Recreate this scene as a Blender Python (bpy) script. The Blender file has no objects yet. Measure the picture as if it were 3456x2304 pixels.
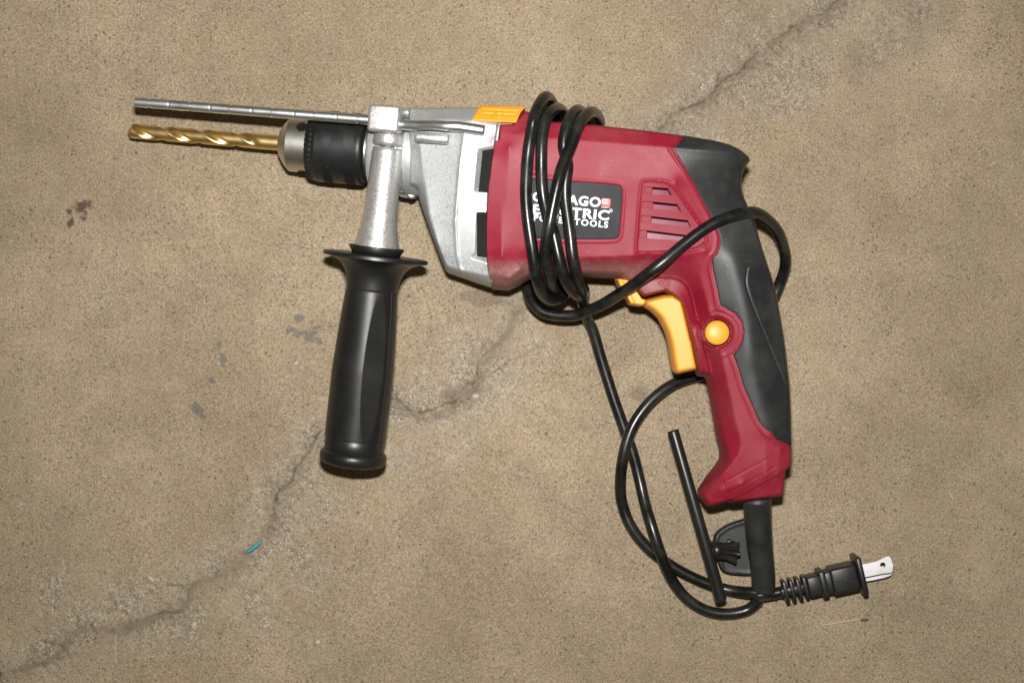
import bpy, math, random
import numpy as np
from mathutils import Vector, Matrix, geometry
random.seed(3); rng = np.random.default_rng(3)
scn = bpy.context.scene
COL = scn.collection
# ------------------------------------------------------------------ camera, world, flash
D = 930.0            # camera height above the floor, mm
S = 5.9              # photo pixels per mm at floor level
CX, CY = 1728.0, 1152.0
cam = bpy.data.cameras.new("camera"); camo = bpy.data.objects.new("camera", cam); COL.objects.link(camo)
camo.location = (0, 0, D/1000); camo.rotation_euler = (0, 0, 0)
cam.sensor_width = 36; cam.lens = 36*D/(3456/S); cam.clip_start = 0.01; cam.clip_end = 50
scn.camera = camo
w = bpy.data.worlds.new("World"); scn.world = w; w.use_nodes = True
bg = w.node_tree.nodes["Background"]; bg.inputs[0].default_value = (1.0, 0.86, 0.50, 1); bg.inputs[1].default_value = 0.078
fl = bpy.data.lights.new("flash", 'AREA'); flo = bpy.data.objects.new("flash", fl); COL.objects.link(flo)
fl.shape = 'RECTANGLE'; fl.size = 0.045; fl.size_y = 0.022; fl.energy = 4.5; fl.spread = math.radians(112); fl.color = (1.0, 0.97, 0.95)
flo.location = (0.0, 0.092, 0.90); flo.rotation_euler = (0, 0, 0)
scn.view_settings.view_transform = 'Standard'; scn.view_settings.look = 'None'
scn.view_settings.exposure = 0; scn.view_settings.gamma = 1

# ------------------------------------------------------------------ tracing helpers (mm)
ZO = {1:(400,280),2:(900,320),3:(1350,320),4:(1350,620),5:(1650,280),6:(1700,560),7:(2050,400),8:(2050,650),
      9:(1750,850),10:(2050,850),11:(2150,1150),12:(2250,1400),13:(2000,1700),14:(2500,1750),15:(1050,750),16:(1000,1200)}
def q(k, *p):
    """survey points read off detail view k -> overall survey coordinates"""
    if k == 'F': return [(a*1.4694, b*1.4694) for a, b in p]
    if k == 0: return list(p)
    ox, oy = ZO[k]
    return [(ox+a/3.92, oy+b/3.92) for a, b in p]
def zc(x, y):        # height of the drill's mid plane (it lies slightly nose down)
    return 28 + 0.12*x + 0.10*y
def fl_xy(px, py, h):
    k = (D-h)/(D*S)
    return ((px-CX)*k, (CY-py)*k)
def M(pts, dh=0.0, absh=None):
    """survey points -> mm on the plane at mid-plane height + dh (or at absolute height)"""
    out = []
    for px, py in pts:
        if absh is not None: out.append(fl_xy(px, py, absh)); continue
        x, y = fl_xy(px, py, 35)
        for _ in range(2): x, y = fl_xy(px, py, zc(x, y)+dh)
        out.append((x, y))
    return np.array(out)
def P3(px, py, h):
    x, y = fl_xy(px, py, h); return Vector((x, y, h))
def Pz(px, py, dh=0.0):
    x, y = M([(px, py)], dh)[0]; return Vector((x, y, zc(x, y)+dh))

# ------------------------------------------------------------------ 2D numerics
def resample(poly, step, closed=True):
    P = np.asarray(poly, float)
    Q = np.vstack([P, P[:1]]) if closed else P
    out = []
    for a, b in zip(Q[:-1], Q[1:]):
        L = np.hypot(*(b-a)); n = max(1, int(round(L/step)))
        for i in range(n): out.append(a+(b-a)*i/n)
    if not closed: out.append(Q[-1])
    return np.array(out)
def smooth_poly(poly, it=2, closed=True, keep=()):
    """Chaikin corner cutting; corners listed in keep stay sharp"""
    P = [tuple(p) for p in poly]; K = [i in keep for i in range(len(P))]
    for _ in range(it):
        n = len(P); R = []; RK = []
        rngi = range(n) if closed else range(n-1)
        if not closed: R.append(P[0]); RK.append(True)
        for i in rngi:
            a, b = P[i], P[(i+1) % n]
            if K[i] and (closed or i > 0): R.append(a); RK.append(True)
            if not K[i]: R.append((.75*a[0]+.25*b[0], .75*a[1]+.25*b[1])); RK.append(False)
            if not K[(i+1) % n]: R.append((.25*a[0]+.75*b[0], .25*a[1]+.75*b[1])); RK.append(False)
        if not closed: R.append(P[-1]); RK.append(True)
        P, K = R, RK
    return np.array(P)
def dist(X, Y, poly, closed=True):
    P = np.asarray(poly, float); Q = np.vstack([P, P[:1]]) if closed else P
    best = np.full(X.shape, 1e9)
    for a, b in zip(Q[:-1], Q[1:]):
        dx, dy = b-a; L = dx*dx+dy*dy
        if L < 1e-12: continue
        t = np.clip(((X-a[0])*dx+(Y-a[1])*dy)/L, 0, 1)
        best = np.minimum(best, (X-a[0]-t*dx)**2+(Y-a[1]-t*dy)**2)
    return np.sqrt(best)
def inside(X, Y, poly):
    P = np.asarray(poly, float); r = np.zeros(X.shape, bool)
    x1, y1 = P[-1]
    for x2, y2 in P:
        if y1 != y2:
            c = ((y2 > Y) != (y1 > Y)) & (X < (x1-x2)*(Y-y2)/(y1-y2)+x2)
            r ^= c
        x1, y1 = x2, y2
    return r
def sdist(X, Y, poly):
    d = dist(X, Y, poly); return np.where(inside(X, Y, poly), d, -d)
def sstep(a, b, x):
    t = np.clip((x-a)/(b-a), 0, 1); return t*t*(3-2*t)
class Field:
    """smooth height raster through given lines of height (membrane between them)"""
    def __init__(s, lo, hi, lines, res=0.5):
        s.lo = np.array(lo, float); s.res = res; prev = None
        for r in (8, 4, 2, 1, res):
            n = [int((hi[i]-lo[i])/r)+2 for i in (0, 1)]
            val = np.zeros(n); cnt = np.zeros(n)
            for pts, hs in lines:
                pts = np.asarray(pts, float); hs = np.broadcast_to(np.asarray(hs, float), (len(pts),))
                A = np.column_stack([pts, hs]); Rr = resample3(A, r*0.5)
                ij = np.round((Rr[:, :2]-s.lo)/r).astype(int)
                ok = (ij[:, 0] >= 0) & (ij[:, 1] >= 0) & (ij[:, 0] < n[0]) & (ij[:, 1] < n[1])
                np.add.at(val, (ij[ok, 0], ij[ok, 1]), Rr[ok, 2]); np.add.at(cnt, (ij[ok, 0], ij[ok, 1]), 1)
            fx = cnt > 0; val[fx] /= cnt[fx]
            if prev is None: z = np.full(n, val[fx].mean())
            else:
                gx = np.clip(np.arange(n[0])*r/pr, 0, prev.shape[0]-1.001); gy = np.clip(np.arange(n[1])*r/pr, 0, prev.shape[1]-1.001)
                i0 = gx.astype(int); j0 = gy.astype(int); fx_ = (gx-i0)[:, None]; fy_ = (gy-j0)[None]
                z = (prev[i0][:, j0]*(1-fx_)*(1-fy_)+prev[i0+1][:, j0]*fx_*(1-fy_)+prev[i0][:, j0+1]*(1-fx_)*fy_+prev[i0+1][:, j0+1]*fx_*fy_)
            z[fx] = val[fx]
            for _ in range(300 if r > 1 else 160):
                p = np.pad(z, 1, mode='edge')
                z = (p[2:, 1:-1]+p[:-2, 1:-1]+p[1:-1, 2:]+p[1:-1, :-2])*.25
                z[fx] = val[fx]
            prev = z; pr = r
        for _ in range(2):   # soften the creases a little
            p = np.pad(z, 1, mode='edge'); z = (p[2:, 1:-1]+p[:-2, 1:-1]+p[1:-1, 2:]+p[1:-1, :-2])*.2+z*.2
        s.z = z
    def __call__(s, X, Y):
        gx = np.clip((X-s.lo[0])/s.res, 0, s.z.shape[0]-1.001); gy = np.clip((Y-s.lo[1])/s.res, 0, s.z.shape[1]-1.001)
        i = gx.astype(int); j = gy.astype(int); u = gx-i; v = gy-j; z = s.z
        return z[i, j]*(1-u)*(1-v)+z[i+1, j]*u*(1-v)+z[i, j+1]*(1-u)*v+z[i+1, j+1]*u*v
def resample3(A, step):
    out = []
    for a, b in zip(A[:-1], A[1:]):
        n = max(1, int(np.hypot(b[0]-a[0], b[1]-a[1])/step)+1)
        t = np.arange(n)[:, None]/n; out.append(a+(b-a)*t)
    out.append(A[-1:]); return np.vstack(out)

# ------------------------------------------------------------------ mesh helpers
def link(name, me, mat, parent=None, smooth=True):
    o = bpy.data.objects.new(name, me); COL.objects.link(o)
    if mat: me.materials.append(mat)
    if smooth: me.polygons.foreach_set('use_smooth', np.ones(len(me.polygons), bool))
    if parent is not None:
        o.parent = parent
        p = parent; off = Vector((0, 0, 0))
        while p is not None: off += p.location; p = p.parent
        o.location = -off
    return o
def mesh(name, V, F, mat, parent=None, smooth=True):
    me = bpy.data.meshes.new(name)
    me.from_pydata([tuple(float(c)*.001 for c in v) for v in V], [], [tuple(int(i) for i in f) for f in F]); me.update()
    return link(name, me, mat, parent, smooth)
def cdt(pts, loops):
    edges = []; k = 0
    for n in loops:
        edges += [(k+i, k+(i+1) % n) for i in range(n)]; k += n
    v, e, f, ov, oe, of = geometry.delaunay_2d_cdt([Vector((float(a), float(b))) for a, b in pts], edges, [], 0, 1e-5)
    return np.array([tuple(p) for p in v]), np.array([tuple(t) for t in f if len(t) == 3])
def surf(outline, zf, sp, holes=(), rings=(0.12, 0.4), feats=()):
    loop = resample(outline, min(sp, 0.8) if sp < 2 else 1.2)
    hl = [resample(h, 0.8) for h in holes]
    pts = [loop]+hl
    nrm = np.roll(loop, -1, 0)-np.roll(loop, 1, 0); nrm = np.column_stack([-nrm[:, 1], nrm[:, 0]])
    nrm /= np.maximum(np.hypot(nrm[:, 0], nrm[:, 1]), 1e-9)[:, None]
    area = np.sum(loop[:, 0]*np.roll(loop[:, 1], -1)-loop[:, 1]*np.roll(loop[:, 0], -1))
    if area < 0: nrm = -nrm
    for r in rings:
        c = loop+nrm*r; dd = sdist(c[:, 0], c[:, 1], loop); pts.append(c[dd > r*.85])
    lo = loop.min(0); hi = loop.max(0)
    gx, gy = np.meshgrid(np.arange(lo[0], hi[0], sp), np.arange(lo[1], hi[1], sp), indexing='ij')
    gx = gx+(np.arange(gx.shape[1]) % 2)[None]*sp*.5
    dd = sdist(gx, gy, loop); ok = dd > (max(rings)+sp*.4 if rings else sp*.4)
    for h in hl: ok &= sdist(gx, gy, h) < -sp*.4
    fl_ = []
    for F_ in feats:
        L0 = resample(F_, .6); nn = np.roll(L0, -1, 0)-np.roll(L0, 1, 0); nn = np.column_stack([-nn[:, 1], nn[:, 0]]); nn /= np.maximum(np.hypot(nn[:, 0], nn[:, 1]), 1e-9)[:, None]
        if np.sum(L0[:, 0]*np.roll(L0[:, 1], -1)-L0[:, 1]*np.roll(L0[:, 0], -1)) < 0: nn = -nn
        L1 = L0+nn*.24; q0 = sdist(L0[:, 0], L0[:, 1], loop); q1 = sdist(L1[:, 0], L1[:, 1], loop)
        fl_.append((L0[q0 > .6], bool((q0 > .6).all()))); fl_.append((L1[q1 > .6], bool((q1 > .6).all())))
        ok &= np.abs(sdist(gx, gy, F_)-.12) > .33
    pts.append(np.column_stack([gx[ok], gy[ok]]))
    hd = [np.array(loop)]+hl; rest = pts[1+len(hl):]; cl = [a for a, c_ in fl_ if c_]; op = [a for a, c_ in fl_ if not c_ and len(a)]
    allp = np.vstack(hd+cl+op+rest)
    v, f = cdt(allp, [len(a) for a in hd+cl])
    c = v[f].mean(1); keep = inside(c[:, 0], c[:, 1], loop)
    for h in hl: keep &= ~inside(c[:, 0], c[:, 1], h)
    f = f[keep]
    a = v[f]; cr = (a[:, 1, 0]-a[:, 0, 0])*(a[:, 2, 1]-a[:, 0, 1])-(a[:, 1, 1]-a[:, 0, 1])*(a[:, 2, 0]-a[:, 0, 0])
    f[cr < 0] = f[cr < 0][:, ::-1]; f = f[np.abs(cr) > 1e-7]
    return v, f
def rnd(d, r):
    t = 1-np.clip(d/r, 0, 1); return np.sqrt(np.clip(1-t*t, 0, 1))
def solid(name, outline, ztop, zbot, mat, parent, sp=0.6, spb=5.0, holes=(), rings=(0.12, 0.4), feats=()):
    """closed body between two height functions that meet along the outline wall"""
    v, f = surf(outline, None, sp, holes, rings, feats)
    X, Y = v[:, 0], v[:, 1]
    V = np.column_stack([X, Y, ztop(X, Y)])
    if spb == 5.0: spb = 2.2
    vb, fb = surf(outline, None, spb, holes, (0.25, .9, 1.9) if spb > 2 else rings)
    Vb = np.column_stack([vb[:, 0], vb[:, 1], np.maximum(zbot(vb[:, 0], vb[:, 1]), 0.3)])
    # wall: join top boundary loop to bottom boundary loop through dense rings resampled alike
    n = len(V)
    VV = [V, Vb]; FF = [f, fb[:, ::-1]+n]; k = n+len(Vb)
    for lp in [outline]+list(holes):
        L = resample(lp, 0.8); zt = ztop(L[:, 0], L[:, 1]); zb = np.maximum(zbot(L[:, 0], L[:, 1]), 0.3)
        if np.max(np.abs(zt-zb)) > 0.05:
            m = len(L); VV += [np.column_stack([L, zt]), np.column_stack([L, zb])]
            i = np.arange(m); j = (i+1) % m
            FF.append(np.column_stack([k+i, k+j, k+m+j])); FF.append(np.column_stack([k+i, k+m+j, k+m+i])); k += 2*m
    V = np.vstack(VV); F = np.vstack(FF)
    me = bpy.data.meshes.new(name)
    me.vertices.add(len(V)); me.vertices.foreach_set('co', (V*.001).astype(np.float32).ravel())
    me.loops.add(F.size); me.loops.foreach_set('vertex_index', F.astype(np.int32).ravel())
    me.polygons.add(len(F)); me.polygons.foreach_set('loop_start', np.arange(0, F.size, 3, dtype=np.int32))
    me.update(calc_edges=True); me.validate()
    return link(name, me, mat, parent)
def frame(axis):
    a = Vector(axis).normalized(); up = Vector((0, 0, 1))
    u = up-a*up.dot(a); u = u.normalized() if u.length > 1e-4 else Vector((1, 0, 0))
    return a, u, a.cross(u)      # axis, "top", side
def lathe(name, A, axis, prof, mat, parent, seg=72, rfun=None, cap=True):
    a, u, v = frame(axis); A = Vector(A); V = []; F = []
    for i, (s, r) in enumerate(prof):
        for j in range(seg):
            t = 2*math.pi*j/seg; rr = r if rfun is None else rfun(s, r, t)
            V.append(A+a*s+u*(rr*math.cos(t))+v*(rr*math.sin(t)))
    n = len(prof)
    for i in range(n-1):
        for j in range(seg):
            k = (j+1) % seg; F.append((i*seg+j, i*seg+k, (i+1)*seg+k, (i+1)*seg+j))
    if cap:
        if prof[0][1] > 1e-3: F.append(tuple(range(seg-1, -1, -1)))
        if prof[-1][1] > 1e-3: F.append(tuple((n-1)*seg+j for j in range(seg)))
    return mesh(name, V, F, mat, parent)
def hard(o, ang=35):
    o.data.update()
    try: o.data.set_sharp_from_angle(angle=math.radians(ang))
    except Exception: pass
    return o
def catmull(P, n=8):
    P = [Vector(p) for p in P]; P = [P[0]*2-P[1]]+P+[P[-1]*2-P[-2]]; out = []
    for i in range(1, len(P)-2):
        p0, p1, p2, p3 = P[i-1:i+3]
        for k in range(n):
            t = k/n
            out.append(0.5*((2*p1)+(p2-p0)*t+(2*p0-5*p1+4*p2-p3)*t*t+(3*p1-p0-3*p2+p3)*t**3))
    out.append(P[-2]); return out
def tube(name, path, r, mat, parent, seg=20, rf=None):
    V = []; F = []; n = len(path); u = None; L = 0; lens = [0]
    for i in range(n):
        t = (path[min(i+1, n-1)]-path[max(i-1, 0)]).normalized()
        if u is None: u = Vector((0, 0, 1))-t*t.z; u = u.normalized() if u.length > .01 else Vector((1, 0, 0))
        u = (u-t*u.dot(t)).normalized(); v = t.cross(u)
        if i: L += (path[i]-path[i-1]).length
        rr = r if rf is None else rf(L)
        for j in range(seg):
            a = 2*math.pi*j/seg; V.append(path[i]+u*(rr*math.cos(a))+v*(rr*math.sin(a)))
    for i in range(n-1):
        for j in range(seg):
            k = (j+1) % seg; F.append((i*seg+j, i*seg+k, (i+1)*seg+k, (i+1)*seg+j))
    F.append(tuple(range(seg-1, -1, -1))); F.append(tuple((n-1)*seg+j for j in range(seg)))
    return mesh(name, V, F, mat, parent)
def rbox(name, c, ax, half, bev, mat, parent, segs=3):
    """bevelled box: centre, (axis u, axis v), half sizes"""
    import bmesh
    u, v = Vector(ax[0]).normalized(), Vector(ax[1]); v = (v-u*v.dot(u)).normalized(); wv = u.cross(v)
    bm = bmesh.new(); bmesh.ops.create_cube(bm, size=2)
    for b in bm.verts: b.co = Vector((b.co.x*half[0], b.co.y*half[1], b.co.z*half[2]))
    bmesh.ops.bevel(bm, geom=bm.edges[:], offset=bev, segments=segs, profile=.5, affect='EDGES')
    for b in bm.verts: b.co = (Vector(c)+u*b.co.x+v*b.co.y+wv*b.co.z)*.001
    me = bpy.data.meshes.new(name); bm.to_mesh(me); bm.free()
    return link(name, me, mat, parent)
def empty(name, loc):
    o = bpy.data.objects.new(name, None); COL.objects.link(o); o.location = Vector(loc)*.001
    o.empty_display_size = .02; return o
def tag(o, label, cat, group=None):
    o['label'] = label; o['category'] = cat
    if group: o['group'] = group

# ------------------------------------------------------------------ materials
class N:
    def __init__(s, name):
        s.m = bpy.data.materials.new(name); s.m.use_nodes = True; s.t = s.m.node_tree; s.b = s.t.nodes['Principled BSDF']
        s.tc = s.t.nodes.new('ShaderNodeTexCoord').outputs['Object']
    def n(s, ty, **kw):
        x = s.t.nodes.new(ty)
        for k, v in kw.items(): setattr(x, k, v)
        return x
    def L(s, a, b): s.t.links.new(a, b)
    def noise(s, scale, detail=3, rough=.55, out='Fac', vec=None):
        x = s.n('ShaderNodeTexNoise'); x.inputs['Scale'].default_value = scale; x.inputs['Detail'].default_value = detail
        x.inputs['Roughness'].default_value = rough; s.L(vec or s.tc, x.inputs['Vector']); return x.outputs[out]
    def vor(s, scale, feat='F1', vec=None, out='Distance', rnd=1.0):
        x = s.n('ShaderNodeTexVoronoi', feature=feat); x.inputs['Scale'].default_value = scale; x.inputs['Randomness'].default_value = rnd
        s.L(vec or s.tc, x.inputs['Vector']); return x.outputs[out]
    def ramp(s, fac, *st):
        x = s.n('ShaderNodeValToRGB'); s.L(fac, x.inputs[0]); e = x.color_ramp.elements
        while len(e) < len(st): e.new(.5)
        for i, (p, c) in enumerate(st):
            e[i].position = p; e[i].color = (c, c, c, 1) if not isinstance(c, tuple) else (*c, 1)
        return x.outputs[0]
    def mix(s, f, a, b, mode='MIX'):
        x = s.n('ShaderNodeMix', data_type='RGBA', blend_type=mode)
        for sock, val in ((x.inputs[0], f), (x.inputs[6], a), (x.inputs[7], b)):
            if isinstance(val, (int, float)): sock.default_value = val
            elif isinstance(val, tuple): sock.default_value = (*val, 1)
            else: s.L(val, sock)
        return x.outputs[2]
    def math(s, op, a, b=0.0, clamp=False):
        x = s.n('ShaderNodeMath', operation=op, use_clamp=clamp)
        for sock, val in ((x.inputs[0], a), (x.inputs[1], b)):
            if isinstance(val, (int, float)): sock.default_value = val
            else: s.L(val, sock)
        return x.outputs[0]
    def attr(s, name):
        x = s.n('ShaderNodeAttribute', attribute_name=name); return x
    def bump(s, h, strength=.3, dist=.0003, prev=None):
        x = s.n('ShaderNodeBump'); x.inputs['Strength'].default_value = strength; x.inputs['Distance'].default_value = dist
        s.L(h, x.inputs['Height'])
        if prev: s.L(prev, x.inputs['Normal'])
        return x.outputs[0]
    def set(s, **kw):
        for k, v in kw.items():
            sock = s.b.inputs[k.replace('_', ' ')]
            if isinstance(v, (int, float)): sock.default_value = v
            elif isinstance(v, tuple): sock.default_value = (*v, 1)
            else: s.L(v, sock)
        return s
def plastic(name, col, rough, dustamt=.3, dust=(.33, .27, .2), grain=2600, gstr=.35, gd=.00012, scratch=.0, spec=.5, dustscale=28):
    m = N(name)
    d = m.ramp(m.noise(dustscale, 5, .65), (.42, 0.0), (.78, 1.0))
    d2 = m.ramp(m.noise(1400, 2, .6), (.35, .45), (.7, 1.0))
    f = m.math('MULTIPLY', m.math('MULTIPLY', d, d2), dustamt)
    base = m.mix(m.noise(7, 2), tuple(c*.9 for c in col), tuple(min(1, c*1.1) for c in col))
    c = m.mix(f, base, dust)
    sp_ = m.ramp(m.vor(420), (.0, 1.0), (.07, 1.0), (.11, 0.0))   # stray grit caught on the surface
    sel = m.ramp(m.vor(420, out='Color'), (.86, 0.0), (.9, .8))
    c = m.mix(m.math('MULTIPLY', sp_, sel), c, (.5, .46, .4))
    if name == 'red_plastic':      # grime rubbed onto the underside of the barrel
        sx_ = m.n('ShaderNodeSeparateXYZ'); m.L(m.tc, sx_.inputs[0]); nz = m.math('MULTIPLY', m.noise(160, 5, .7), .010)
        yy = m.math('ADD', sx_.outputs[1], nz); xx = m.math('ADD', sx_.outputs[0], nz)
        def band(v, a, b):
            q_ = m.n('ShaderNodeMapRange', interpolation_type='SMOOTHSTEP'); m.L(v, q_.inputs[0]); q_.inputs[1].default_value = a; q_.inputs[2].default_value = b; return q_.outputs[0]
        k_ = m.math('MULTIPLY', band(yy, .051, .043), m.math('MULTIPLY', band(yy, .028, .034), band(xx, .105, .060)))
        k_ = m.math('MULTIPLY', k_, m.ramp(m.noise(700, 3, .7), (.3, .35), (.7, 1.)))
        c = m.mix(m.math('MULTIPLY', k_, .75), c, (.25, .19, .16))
    r = m.math('ADD', m.math('MULTIPLY', m.noise(60, 4), .22), rough-.1)
    r = m.math('ADD', r, m.math('MULTIPLY', f, .5))
    nb = m.bump(m.noise(grain, 2), gstr, gd)
    m.set(Base_Color=c, Roughness=r, Normal=nb, Specular_IOR_Level=spec)
    return m.m
def metal(name, col, rough, grain=2200, gstr=.4, gd=.0001, metallic=1.0, var=.2, dirt=.25, spark=0.0):
    m = N(name)
    base = m.mix(m.noise(45, 5, .65), tuple(c*(1-var) for c in col), col)
    gr = m.ramp(m.noise(22, 5, .7), (.5, 0.0), (.85, 1.0))
    base = m.mix(m.math('MULTIPLY', gr, dirt), base, (.16, .14, .10))
    r = m.math('ADD', m.math('MULTIPLY', m.noise(90, 4), .2), rough-.08)
    if spark:
        vc = m.vor(1500, out='Color'); r = m.math('ADD', r, m.math('MULTIPLY', m.math('SUBTRACT', vc, .5), spark))
    nb = m.bump(m.noise(grain, 2), gstr, gd)
    m.set(Base_Color=base, Roughness=r, Metallic=metallic, Normal=nb)
    return m.m
RED = plastic('red_plastic', (.238, .008, .024), .48, spec=.33, dustamt=.36, dust=(.36, .13, .14), gstr=.5)  # pink dust tint: mottled dust plus a sheen mixed into the colour
BLK = plastic('black_rubber', (.0145, .0165, .017), .42, spec=.42, dustamt=.13, dust=(.3, .29, .25), dustscale=45, gstr=.5)
GRIPM = plastic('black_grip_plastic', (.0085, .009, .009), .38, dustamt=.06, dust=(.25, .24, .2), gstr=.25)
CORD = plastic('black_cord_vinyl', (.0055, .006, .006), .27, dustamt=.13, dust=(.30, .28, .22), dustscale=75, grain=650, gstr=.28)
SLEEVE = plastic('dark_sleeve', (.007, .008, .009), .36, spec=.4, dustamt=.12, dust=(.2, .2, .18), gstr=.3)
ORANGE = plastic('orange_plastic', (.95, .36, .025), .38, dustamt=.10, dust=(.6, .4, .2))
ORTRIG = plastic('amber_trigger_plastic', (.95, .40, .055), .42, dustamt=.06, dust=(.6, .4, .2))
SILV = metal('silver_paint', (.54, .56, .565), .52, grain=1400, gstr=.5, gd=.00017, metallic=.6, dirt=.12, spark=.4)
CAST = metal('cast_silver', (.66, .66, .64), .41, grain=1400, gstr=.55, gd=.00017, metallic=.75, dirt=.12, spark=.35)
STEEL = metal('zinc_steel', (.80, .85, .88), .36, grain=500, gstr=.2, gd=.0001, dirt=.12)
CHROME = metal('brushed_steel', (.64, .63, .58), .34, grain=2600, gstr=.3, gd=.00006, dirt=.3)
DARKST = metal('dark_steel', (.02, .02, .018), .3, dirt=.12, metallic=.3)
BRASS = metal('titanium_gold', (.95, .68, .30), .36, grain=1500, gstr=.3, gd=.00006, dirt=.2)
BLADE = metal('nickel_blade', (.93, .91, .95), .42, gstr=.15, dirt=.03, metallic=.65)
WHITE = plastic('white_print', (.85, .86, .9), .4, dustamt=.03, dust=(.5, .5, .5))
PLATE = plastic('plate_foil', (.011, .012, .015), .55, spec=.3, dustamt=.06, dust=(.4, .4, .4), grain=1800, gstr=.6)
LOGO = plastic('logo_red', (.36, .015, .03), .4, dustamt=.05)
BAFFLE = plastic('vent_baffle_red', (.20, .022, .05), .36, dustamt=.2, dust=(.4, .25, .3))
VOID = plastic('opening_shade_black', (.010, .011, .010), .7, dustamt=.04, spec=.12)  # near-black that paints in the shade of openings
BITDIR, BITPH = -1.0, 0.6

# ------------------------------------------------------------------ the floor
def vnoise(X, Y, cell, seed):
    r = np.random.default_rng(seed); n = 512; g = r.random((n, n)).astype(np.float32)
    x = X/cell+77.3; y = Y/cell+41.7; i = np.floor(x).astype(int); j = np.floor(y).astype(int); u = x-i; v = y-j
    u = u*u*(3-2*u); v = v*v*(3-2*v); i %= n; j %= n; i1 = (i+1) % n; j1 = (j+1) % n
    return g[i, j]*(1-u)*(1-v)+g[i1, j]*u*(1-v)+g[i, j1]*(1-u)*v+g[i1, j1]*u*v-.5
def fbm(X, Y, cell, seed, o=4, p=.5):
    s = 0; a = 1; t = 0
    for k in range(o): s = s+a*vnoise(X, Y, cell/2**k, seed+k*7); t += a; a *= p
    return s/t*2
def fz(x0, y0, k, *p): return M([(x0+a/k, y0+b/k) for a, b in p], absh=0)
crackA = fz(0, 1500, 1.95, (-80,1560),(0,1530),(120,1500),(260,1430),(400,1370),(470,1270),(540,1225),(640,1215),(780,1240),(900,1190),(1010,1140),(1100,1125),(1180,1130),(1220,1060),(1250,980),(1290,930),(1400,890),(1500,820),(1620,740),(1720,620),(1790,520),(1810,400),(1840,320),(1930,240),(1950,160),(2040,60),(2065,0),(2110,-60))
crackB = fz(1200, 900, 2.24, (60,900),(180,960),(270,1000),(380,1060),(440,1100),(520,1112),(640,1080),(780,1030),(860,960),(900,900),(935,830),(930,740),(1000,660),(1080,590),(1160,490),(1200,380),(1260,270),(1330,150))
crackC = fz(2000, 0, 1.6154, (330,760),(370,710),(480,620),(620,560),(690,500),(710,445),(830,390),(870,330),(930,290),(1000,220),(1110,160),(1180,110),(1270,85),(1330,20),(1400,-60))
branch1 = fz(0, 1500, 1.95, (960,980),(1060,940),(1200,925),(1290,925),(1400,905))
branch2 = fz(1200, 900, 2.24, (930,830),(1040,820),(1180,700),(1320,640),(1400,600))
branch3 = fz(0, 1500, 1.95, (370,1310),(330,1400),(240,1470),(100,1500))
branch4 = fz(2000, 0, 1.6154, (1500,320),(1600,240),(1700,190),(1800,60))
tx = np.arange(-335, 335.01, .6); ty = np.arange(-228, 228.01, .6)
ox = [3000, 1800, 1100, 750, 550, 440, 380, 350]
xs = np.concatenate([[-v for v in ox], tx, ox[::-1]]); ys = np.concatenate([[-v for v in ox], ty, ox[::-1]])
X, Y = np.meshgrid(xs, ys, indexing='ij')
wx = X+1.6*fbm(X, Y, 9, 11, 3)+.9*fbm(X, Y, 2.6, 13, 2); wy = Y+1.6*fbm(X, Y, 9, 23, 3)+.9*fbm(X, Y, 2.6, 29, 2)
near = (np.abs(X) < 340) & (np.abs(Y) < 232)
dm = dist(wx, wy, crackA, False); dm = np.minimum(dm, dist(wx, wy, crackB, False)); dm = np.minimum(dm, dist(wx, wy, crackC, False))
db = dist(wx, wy, branch1, False)
for b in (branch2, branch3, branch4): db = np.minimum(db, dist(wx, wy, b, False))
brk = sstep(-.35, .2, fbm(X, Y, 24, 91, 3))
ribbon = np.exp(-(dm/2.1)**2)*(.45+.55*sstep(-.4, .3, fbm(X, Y, 17, 303, 3)))
# side of the crack: dark undercut edge runs along one side of the smooth filled ribbon
edge = np.exp(-((dist(wx+.9, wy-1.3, np.vstack([crackA]), False))/.58)**2)
edge = np.maximum(edge, np.exp(-((dist(wx+1.0, wy-1.4, crackB, False))/.45)**2)); edge = np.maximum(edge, np.exp(-((dist(wx+1.0, wy-1.3, crackC, False))/.5)**2))
edge *= (.08+.92*brk)*sstep(-.7, -.05, fbm(X, Y, 4.5, 97, 3))
pits = sstep(.22, .42, fbm(X, Y, 2.4, 501, 3))*sstep(10, 2, dm)*near
bre = np.exp(-(db/.4)**2)*brk*.7
sp_w = 17+15*fbm(X, Y, 60, 5, 3)
spall = sstep(sp_w, sp_w*.25, dm)
spall = np.maximum(spall, sstep(13, 3, db)*.8)
patches = [(180,2010,120,.9),(420,2080,140,.9),(620,2100,130,.8),(850,2010,130,.9),(1000,1900,90,1),(1060,1960,60,.8),(900,1700,60,.7),(1010,1620,55,.8),(1100,1690,90,.6),
           (1560,1230,130,.9),(1420,1340,110,.9),(1700,1330,100,.7),(1500,1420,150,.7),(1350,1520,120,.5),(2400,330,160,.9),(2650,230,190,.8),(2900,170,160,.6),(2500,120,130,.7),(3050,60,140,.6),(2300,480,110,.7)]
for px, py, r, a in patches:
    x, y = fl_xy(px, py, 0); r = r/S
    spall = np.maximum(spall, a*sstep(1.15, .35, np.hypot(X-x, Y-y)/r+.7*fbm(X, Y, 12, int(px), 4)))
pit = fbm(X, Y, 14, 61, 4)
spall = np.clip(spall*sstep(-.75, .15, pit+.25*fbm(X, Y, 5, 71, 3)), 0, 1)*near
spall *= (1-.75*ribbon)
fine = fbm(X, Y, 2.4, 31, 3)
Z = .5*fbm(X, Y, 160, 1, 2)+.10*fine+spall*(.85*fbm(X, Y, 3.0, 41, 3)-.45)
Z += .5*ribbon*brk-1.0*edge-.6*bre-.5*pits
ff = sstep(340, 300, np.abs(X))*sstep(232, 215, np.abs(Y))
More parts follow.
